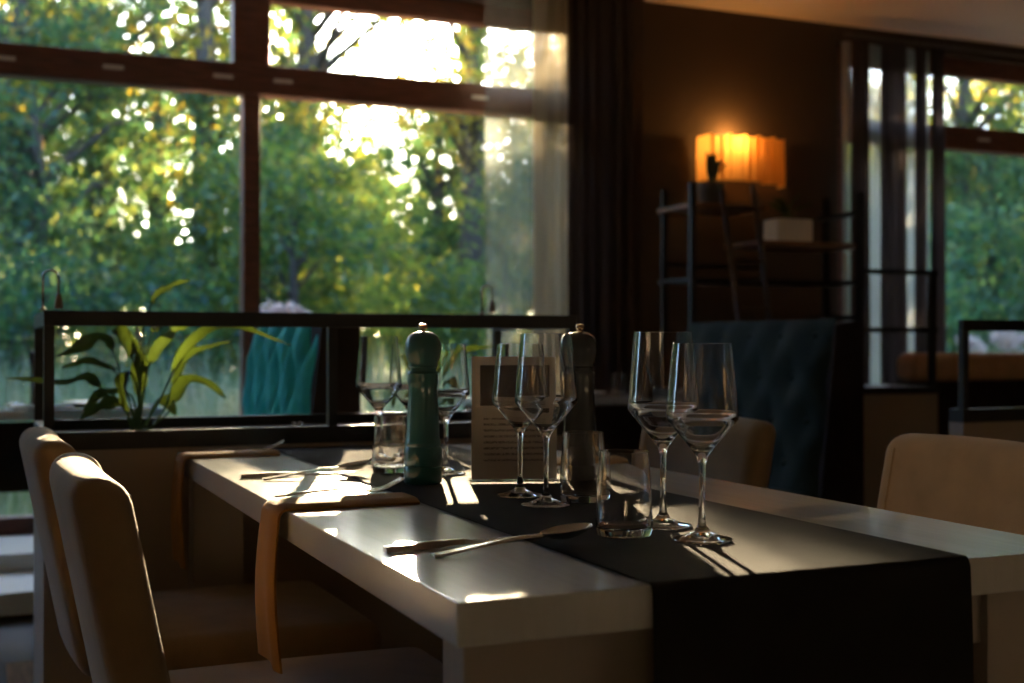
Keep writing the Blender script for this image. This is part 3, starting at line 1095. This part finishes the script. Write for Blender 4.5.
def little_plant(x, y, z, pot_fn, label, n, hgt, spread, seed, w=.014, name='potted_plant'):
    t = thing(name, label, 'potted plant', (x, y, z))
    top = pot_fn(t)
    r = random.Random(seed)
    for i in range(n):
        a = r.uniform(0, 2 * PI)
        s = r.uniform(.4, 1) * spread
        h = hgt * r.uniform(.5, 1)
        P = [Vector((r.uniform(-.015, .015), r.uniform(-.015, .015), top - .01)), Vector((math.cos(a) * s * .4, math.sin(a) * s * .4, top + h * .6)), Vector((math.cos(a) * s, math.sin(a) * s, top + h))]
        leaf(t, P, .3, w, Vector((0, 0, 0)), seed + i * 1.3)
    return t
def pot_round(t):
    MB().lathe([(0, 0), (.05, 0), (.065, .11), (.062, .11), (.055, .09), (0, .09)], 24, cap=False).build('pot', 'pot_dark', t, smooth='auto')
    return .095
def pot_trough(t):
    MB().box(-.10, .10, -.06, .06, 0, .115, .006).build('pot', 'pot_white', t)
    MB().box(-.09, .09, -.05, .05, .115, .118).build('soil', 'soil', t)
    return .12
z1 = on_y(712, 206, SY).z + .011
little_plant(on_y(711, 200, SY + .15).x, SY + .15, z1, pot_round, 'small dark potted plant on the top shelf left of the lamp', 9, .17, .09, 5, .012)
z2 = on_y(798, 244, SY + .05).z + .011
little_plant(on_y(788, 240, SY + .18).x, SY + .18, z2, pot_trough, 'small plant in a rectangular white pot on the wooden shelf', 9, .13, .12, 9, .012)

# ------------------------------------------------------------------ wall lamp
lx0, lx1 = on_y(703, 160, WY - .08).x, on_y(784, 160, WY - .08).x
lcx = (lx0 + lx1) / 2
lz0, lz1 = 1.88, 2.125
wl = thing('wall_lamp', 'glowing orange pleated fabric wall lamp above the shelves', 'lamp', (lcx, WY, lz0))
hw = (lx1 - lx0) / 2
def shade(s, t):
    a = PI * s
    w = math.sin(2 * PI * 11 * s) * .012
    r = 1 + w / hw * 1.6
    x = -hw * math.cos(a) * r if False else (-hw + 2 * hw * s)
    dep = .13 * (1 - abs(2 * s - 1) ** 5) ** .5
    y = -.03 - dep + .014 * math.cos(2 * PI * 11 * s) + .004 * math.sin(31 * s + 4 * t)
    z = (lz1 - lz0) * t - .012 * (1 if s > .6 else 0) * (1 - t) + .006 * math.sin(2 * PI * 5.5 * s) * t
    return (x, min(y, -.012), z)
MB().grid(shade, 176, 6).build('shade', 'shade_cloth', wl, smooth=True)
MB().box(-.05, .05, -.02, -.001, .06, .20, .003).build('backplate', 'lamp_metal', wl)
MB().tube([(0, -.02, .15), (0, -.075, .15)], .006, 8).build('arm', 'lamp_metal', wl)
MB().lathe([(0, .0), (.012, .0), (.016, .02), (.022, .045), (.016, .065), (0, .072)], 16, (-.06, -.075, .15), cap=False).build('bulb', 'bulb', wl, smooth=True)
ll = bpy.data.lights.new('lamp_light', 'POINT')
ll.energy = 3.0
ll.color = (1.0, .42, .09)
ll.shadow_soft_size = .025
lo = bpy.data.objects.new('lamp_light', ll)
COL.objects.link(lo)
lo.parent = wl
lo.location = (-.06, -.078, .245)

# ceiling downlights of the dining room (behind the camera's view)
def downlight(x, y, power, label):
    t = thing('ceiling_downlight', label, 'lamp', (x, y, H), 0, 'ceiling downlights')
    MB().lathe([(.055, -.001), (.062, -.001), (.062, -.012), (.045, -.012), (.045, -.004), (.055, -.004)], 24, cap=False).build('trim_ring', 'lamp_metal', t, smooth='auto')
    MB().lathe([(0, -.005), (.044, -.005), (.044, -.0035), (0, -.0035)], 24, cap=False).build('lens', 'downlight_lens', t)
    d = bpy.data.lights.new('downlight', 'SPOT')
    d.energy = power
    d.color = (1.0, .68, .38)
    d.spot_size = math.radians(110)
    d.spot_blend = .6
    d.shadow_soft_size = .04
    q = bpy.data.objects.new('downlight', d)
    COL.objects.link(q)
    q.parent = t
    q.location = (0, 0, -.02)
    return q
downlight(3.8, -1.8, 8, 'round ceiling downlight in the far back right corner')
downlight(1.8, -1.4, 8, 'round ceiling downlight behind the camera on the right')

# added ceiling spotlight, out of view, that brightens the near right-hand chair
sp0 = Vector((-1.3, .9, 2.62))
aim = (Vector((1.66, 1.60, .72)) - sp0).normalized()
ts = thing('added_spotlight', 'added black spotlight, out of view on the ceiling, lighting the right chair', 'lamp', (sp0.x, sp0.y, H))
MB().lathe([(0, 0), (.045, 0), (.045, -.02), (0, -.02)], 20, cap=False).build('mount', 'steel_black', ts, smooth='auto')
MB().tube([(0, 0, -.02), (0, 0, -.16)], .007, 8).build('stem', 'steel_black', ts)
MB().tube([(0, 0, -.16) , (0, 0, -.161)], .001, 4).build('pivot', 'steel_black', ts)
c0 = Vector((0, 0, sp0.z - H + .0))
MB().tube([c0 - aim * .07, c0 + aim * .05], .034, 16).build('can', 'steel_black', ts)
ld_ = bpy.data.lights.new('added_spot_beam', 'SPOT')
ld_.energy = 42
ld_.color = (1.0, .66, .34)
ld_.spot_size = math.radians(15)
ld_.spot_blend = .5
ld_.shadow_soft_size = .012
lq = bpy.data.objects.new('added_spot_beam', ld_)
COL.objects.link(lq)
lq.parent = ts
lq.location = c0 + aim * .06
lq.rotation_euler = aim.to_track_quat('-Z', 'Y').to_euler()

# ------------------------------------------------------------------ window bench at the right
bx = 4.44
wb = thing('window_bench', 'low bench with a tan leather bolster below the right window', 'bench', (bx, 5.12, 0))
MB().rbox((2.9, .16, .15), .05, 10, lambda p: Vector((p.x + 1.45, p.y + .08, p.z + .875))).build('bolster', 'leather_tan', wb, smooth=True, weld=True)
MB().box(0, 2.9, .02, .14, 0, .80, .004).build('back_panel', 'bench_dark', wb)
MB().rbox((2.86, .40, .12), .04, 10, lambda p: Vector((p.x + 1.45, p.y + .35, p.z + .42))).build('seat_cushion', 'leather_tan', wb, smooth=True, weld=True)
MB().box(.02, 2.88, .15, .42, 0, .36, .004).build('seat_base', 'bench_dark', wb)

# ------------------------------------------------------------------ outdoors
o = MB().box(-60, 70, WY + .3, 90, -.4, -.02).build('ground', 'lawn')
struct(o, 'green lawn outside the windows')
NR = np.random.default_rng(7)

def np_mesh(name, V, F4, mat, smooth=False):
    me = bpy.data.meshes.new(name)
    n = len(F4)
    me.vertices.add(len(V))
    me.vertices.foreach_set('co', V.astype(np.float32).ravel())
    me.loops.add(n * 4)
    me.loops.foreach_set('vertex_index', F4.astype(np.int32).ravel())
    me.polygons.add(n)
    me.polygons.foreach_set('loop_start', np.arange(0, n * 4, 4, dtype=np.int32))
    me.polygons.foreach_set('loop_total', np.full(n, 4, dtype=np.int32))
    me.materials.append(M[mat])
    me.update(calc_edges=True)
    me.validate()
    return me

def leaf_quads(C, size):
    n = len(C)
    a = NR.normal(size=(n, 3)); a /= np.linalg.norm(a, axis=1)[:, None]
    b = NR.normal(size=(n, 3)); b -= a * (a * b).sum(1)[:, None]; b /= np.linalg.norm(b, axis=1)[:, None]
    s = (size * NR.uniform(.6, 1.25, n))[:, None]
    V = np.stack([C - a * s, C + b * s * .45, C + a * s, C - b * s * .45], 1).reshape(-1, 3)
    return V, np.arange(n * 4).reshape(-1, 4)

S_ = np.array(SUN)
def in_sun_gap(P):
    """leaves that would hang in the open lane through which the low sun reaches the table"""
    t = (P[:, 1] - 2.0) / S_[1]
    x = P[:, 0] - t * S_[0]
    z = P[:, 2] - t * S_[2]
    return np.minimum(((x - .5) / .72) ** 2 + ((z - 1.2) / .62) ** 2, 9), ((x - .66) / .32) ** 2 + ((z - 1.46) / .16) ** 2

def tree(x, y, h, r, cb, nl, ls, mat, label, group, ncl=46, name='tree', thin=.0):
    t = thing(name, label, 'tree', (x, y, -.05), 0, group)
    rr = NR
    u = rr.normal(size=(ncl, 3)); u /= np.linalg.norm(u, axis=1)[:, None]
    rad = rr.uniform(.35, 1.0, ncl) ** .6
    cen = u * rad[:, None] * np.array([r, r, (h - cb) / 2]) + np.array([0, 0, (h + cb) / 2])
    k = rr.integers(0, ncl, nl)
    cs = rr.uniform(.28, .62, ncl) * r * .42
    P = cen[k] + rr.normal(size=(nl, 3)) * cs[k][:, None] * np.array([1, 1, .7])
    P = P[P[:, 2] > .1]
    g = in_sun_gap(P + np.array([x, y, -.05]))
    keep = ((g[0] > 1.0) | (rr.uniform(size=len(P)) < .26)) & ((g[1] > 1.0) | (rr.uniform(size=len(P)) < .05))
    P = P[keep]
    V, F = leaf_quads(P, ls)
    o = bpy.data.objects.new('foliage', np_mesh('foliage', V, F, mat))
    COL.objects.link(o)
    o.parent = t
    o['kind'] = 'stuff'
    b = MB()
    lean = rr.uniform(-.3, .3, 2)
    tr = [Vector((lean[0] * q * q, lean[1] * q * q, h * .92 * q)) for q in (0, .15, .35, .6, .8, 1)]
    r0 = .022 * h
    b.tube(tr, [r0 * f for f in (1.25, 1, .85, .6, .35, .08)], 9)
    b.build('trunk', 'bark', t, smooth=True)
    bb = MB()
    for j in range(min(ncl, 22)):
        c = Vector(cen[j])
        if float(in_sun_gap(np.array([[c.x + x, c.y + y, c.z]]))[1][0]) < 1.3:
            continue
        zz = max(cb * .5, min(h * .8, c.z - abs(c.xy.length) * .6))
        st = low(tr[0], tr[-1], zz)
        st = Vector((lean[0] * (zz / h) ** 2, lean[1] * (zz / h) ** 2, zz))
        mid = (st + c) / 2 + Vector((0, 0, .15 * r))
        bb.tube([st, mid, c], [r0 * .35, r0 * .2, r0 * .06], 5)
    if bb.v:
        bb.build('branches', 'bark', t, smooth=True)
    return t

TG = 'trees of the wood outside the windows'
TL = {'leaves_oak': 'mid green leafy tree in the sunlit wood outside',
      'leaves_blue': 'cool dark green tree in the wood outside',
      'leaves_gold': 'golden backlit tree glowing in the wood outside'}
spots = []
tr_rng = random.Random(12)
# rows of trees from near to far
for row, (Y, step, h0, h1, x_a, x_b) in enumerate(((15.5, 3.2, 4.0, 6.4, -9, 26), (21, 3.6, 6.0, 8.6, -11, 34), (28, 4.2, 7.5, 11.5, -14, 46), (38, 4.2, 7.0, 10.0, -16, 60))):
    x = x_a
    while x < x_b:
        spots.append((x + tr_rng.uniform(-.7, .7), Y + tr_rng.uniform(-1.3, 1.3), tr_rng.uniform(h0, h1), row))
        x += step
for i, (x, y, h, row) in enumerate(spots):
    mat = tr_rng.choice(['leaves_oak', 'leaves_blue', 'leaves_blue', 'leaves_oak', 'leaves_gold'] if row else ['leaves_blue', 'leaves_oak', 'leaves_blue'])
    tree(x, y, h, h * tr_rng.uniform(.28, .36), h * tr_rng.uniform(.03, .12), 12500, .062 + .012 * row, mat, TL[mat], TG)
# slender taller trees standing in front of the wood
for (u, Y, h, n_) in ((18, 16.8, 9.5, 3000), (104, 17.6, 10.5, 3200), (206, 16.4, 9.0, 2600), (305, 17.5, 10, 2600), (470, 18.2, 10, 3200), (965, 17, 9.5, 3000), (1010, 18.5, 9.5, 3000)):
    q = on_y(u, 300, Y)
    tree(q.x, Y, h, h * .24, h * .30, n_, .085, 'leaves_gold' if u in (18, 206, 470) else 'leaves_oak',
         'slender golden leaved tree at the front of the wood' if u in (18, 206, 470) else 'slender green tree with a bare lower trunk outside', TG, 30)
# dense far hedge that closes the view along the ground
x = -8
while x < 56:
    mat = tr_rng.choice(['leaves_blue', 'leaves_oak'])
    tree(x, 45 + tr_rng.uniform(-1, 1), tr_rng.uniform(4.5, 6.5), 3.0, -.6, 9000, .15, mat,
         'broad cool green bush far behind the trees' if mat == 'leaves_blue' else 'broad mid green bush far behind the trees', 'far bushes behind the wood', 40, 'bush')
    x += 3.4
# undergrowth
x = -8
while x < 27:
    y = tr_rng.uniform(12.2, 14.0)
    mat = tr_rng.choice(['leaves_blue', 'leaves_oak', 'leaves_blue'])
    tree(x, y, tr_rng.uniform(2.0, 3.4), tr_rng.uniform(1.1, 1.6), .1, 7500, .058, mat,
         'cool green bush at the edge of the wood' if mat == 'leaves_blue' else 'bright green bush at the edge of the wood', 'bushes at the wood edge', 30, 'bush')
    x += tr_rng.uniform(1.7, 2.5)

# tall meadow grass outside
def grass(name, label, n, xa, xb, ya, yb, h0, h1, w, kind='stuff'):
    X = NR.uniform(xa, xb, n); Y = NR.uniform(ya, yb, n)
    hh = NR.uniform(h0, h1, n) * (.6 + .5 * np.sin(X * 1.3 + Y) ** 2)
    an = NR.uniform(0, 2 * PI, n); ln = NR.uniform(.1, .5, n) * hh
    dx, dy = np.cos(an), np.sin(an)
    B = np.stack([X, Y, np.full(n, -.03)], 1)
    side = np.stack([-dy, dx, np.zeros(n)], 1) * w
    mid = B + np.stack([dx * ln * .3, dy * ln * .3, hh * .6], 1)
    tip = B + np.stack([dx * ln, dy * ln, hh], 1)
    V = np.stack([B - side, B + side, mid + side * .8, mid - side * .8, tip + side * .15, tip - side * .15], 1).reshape(-1, 3)
    i = np.arange(n) * 6
    F = np.concatenate([np.stack([i, i + 1, i + 2, i + 3], 1), np.stack([i + 3, i + 2, i + 4, i + 5], 1)])
    o = bpy.data.objects.new(name, np_mesh(name, V, F, 'grass_blades'))
    COL.objects.link(o)
    tag(o, label, 'grass', kind=kind)
grass('meadow_grass', 'tall pale meadow grass growing outside the windows', 42000, -6, 20, 7.6, 13.5, .45, 1.0, .006)
grass('lawn_edge_grass', 'short green grass against the foot of the windows', 9000, -3, 9, 6.5, 7.1, .12, .34, .005)

def pampas(x, y, plumes, label, group):
    t = thing('pampas_grass', label, 'pampas grass', (x, y, -.02), 0, group)
    n = 260
    an = NR.uniform(0, 2 * PI, n); hh = NR.uniform(.5, .95, n); ln = hh * NR.uniform(.2, .7, n)
    B = np.stack([np.cos(an) * .08, np.sin(an) * .08, np.zeros(n)], 1)
    dv = np.stack([np.cos(an), np.sin(an), np.zeros(n)], 1)
    side = np.stack([-np.sin(an), np.cos(an), np.zeros(n)], 1) * .006
    mid = B + dv * (ln * .4)[:, None]; mid[:, 2] = hh * .8
    tip = B + dv * ln[:, None]; tip[:, 2] = hh * .85
    V = np.stack([B - side, B + side, mid + side, mid - side, tip + side * .2, tip - side * .2], 1).reshape(-1, 3)
    i = np.arange(n) * 6
    F = np.concatenate([np.stack([i, i + 1, i + 2, i + 3], 1), np.stack([i + 3, i + 2, i + 4, i + 5], 1)])
    o = bpy.data.objects.new('blades', np_mesh('blades', V, F, 'grass_blades'))
    COL.objects.link(o); o.parent = t; o['kind'] = 'stuff'
    for (px, py, pz, tx, L_) in plumes:
        top = Vector((px, py, pz))
        b0 = Vector((px * .15, py * .15, .05))
        nd = top + Vector((tx, 0, .1)).normalized() * L_
        m_ = 900
        q = NR.uniform(0, 1, m_)
        rad = .055 * np.sin(np.pi * np.clip(q, .02, .98) ** .8) ** .8
        C = np.array(top)[None] + q[:, None] * np.array(nd - top)[None]
        C[:, 2] += .10 * np.sin(q * 2.2) * L_
        C += NR.normal(size=(m_, 3)) * rad[:, None] * .55
        V, F = leaf_quads(C, .022)
        pl_ = bpy.data.objects.new('plume', np_mesh('plume', V, F, 'plume'))
        COL.objects.link(pl_); pl_.parent = t; pl_['kind'] = 'stuff'
        MB().tube([b0, b0.lerp(top, .6) + Vector((0, 0, .05)), top, nd], [.004, .004, .003, .001], 5).build('stalk', 'stem_green', pl_, smooth=True)
pg = on_y(275, 320, 7.4)
pampas(pg.x, 7.4, [(-.08, 0, 1.08, .8, .22), (-.10, .05, 1.16, .9, .28), (.0, .1, 1.12, 1, .26), (.05, -.05, 1.05, 1, .22), (-.04, -.1, 1.10, 1.1, .2)], 'pale pampas grass with drooping plumes outside the left window', 'pampas grass clumps')
pg = on_y(1000, 330, 8.6)
pampas(pg.x, 8.6, [(-.2, 0, .95, -.3, .3), (-.05, .05, 1.05, .3, .34), (.1, .1, 1.0, .6, .3), (.2, -.05, .9, .8, .3)], 'pale pampas grass outside the right window', 'pampas grass clumps')
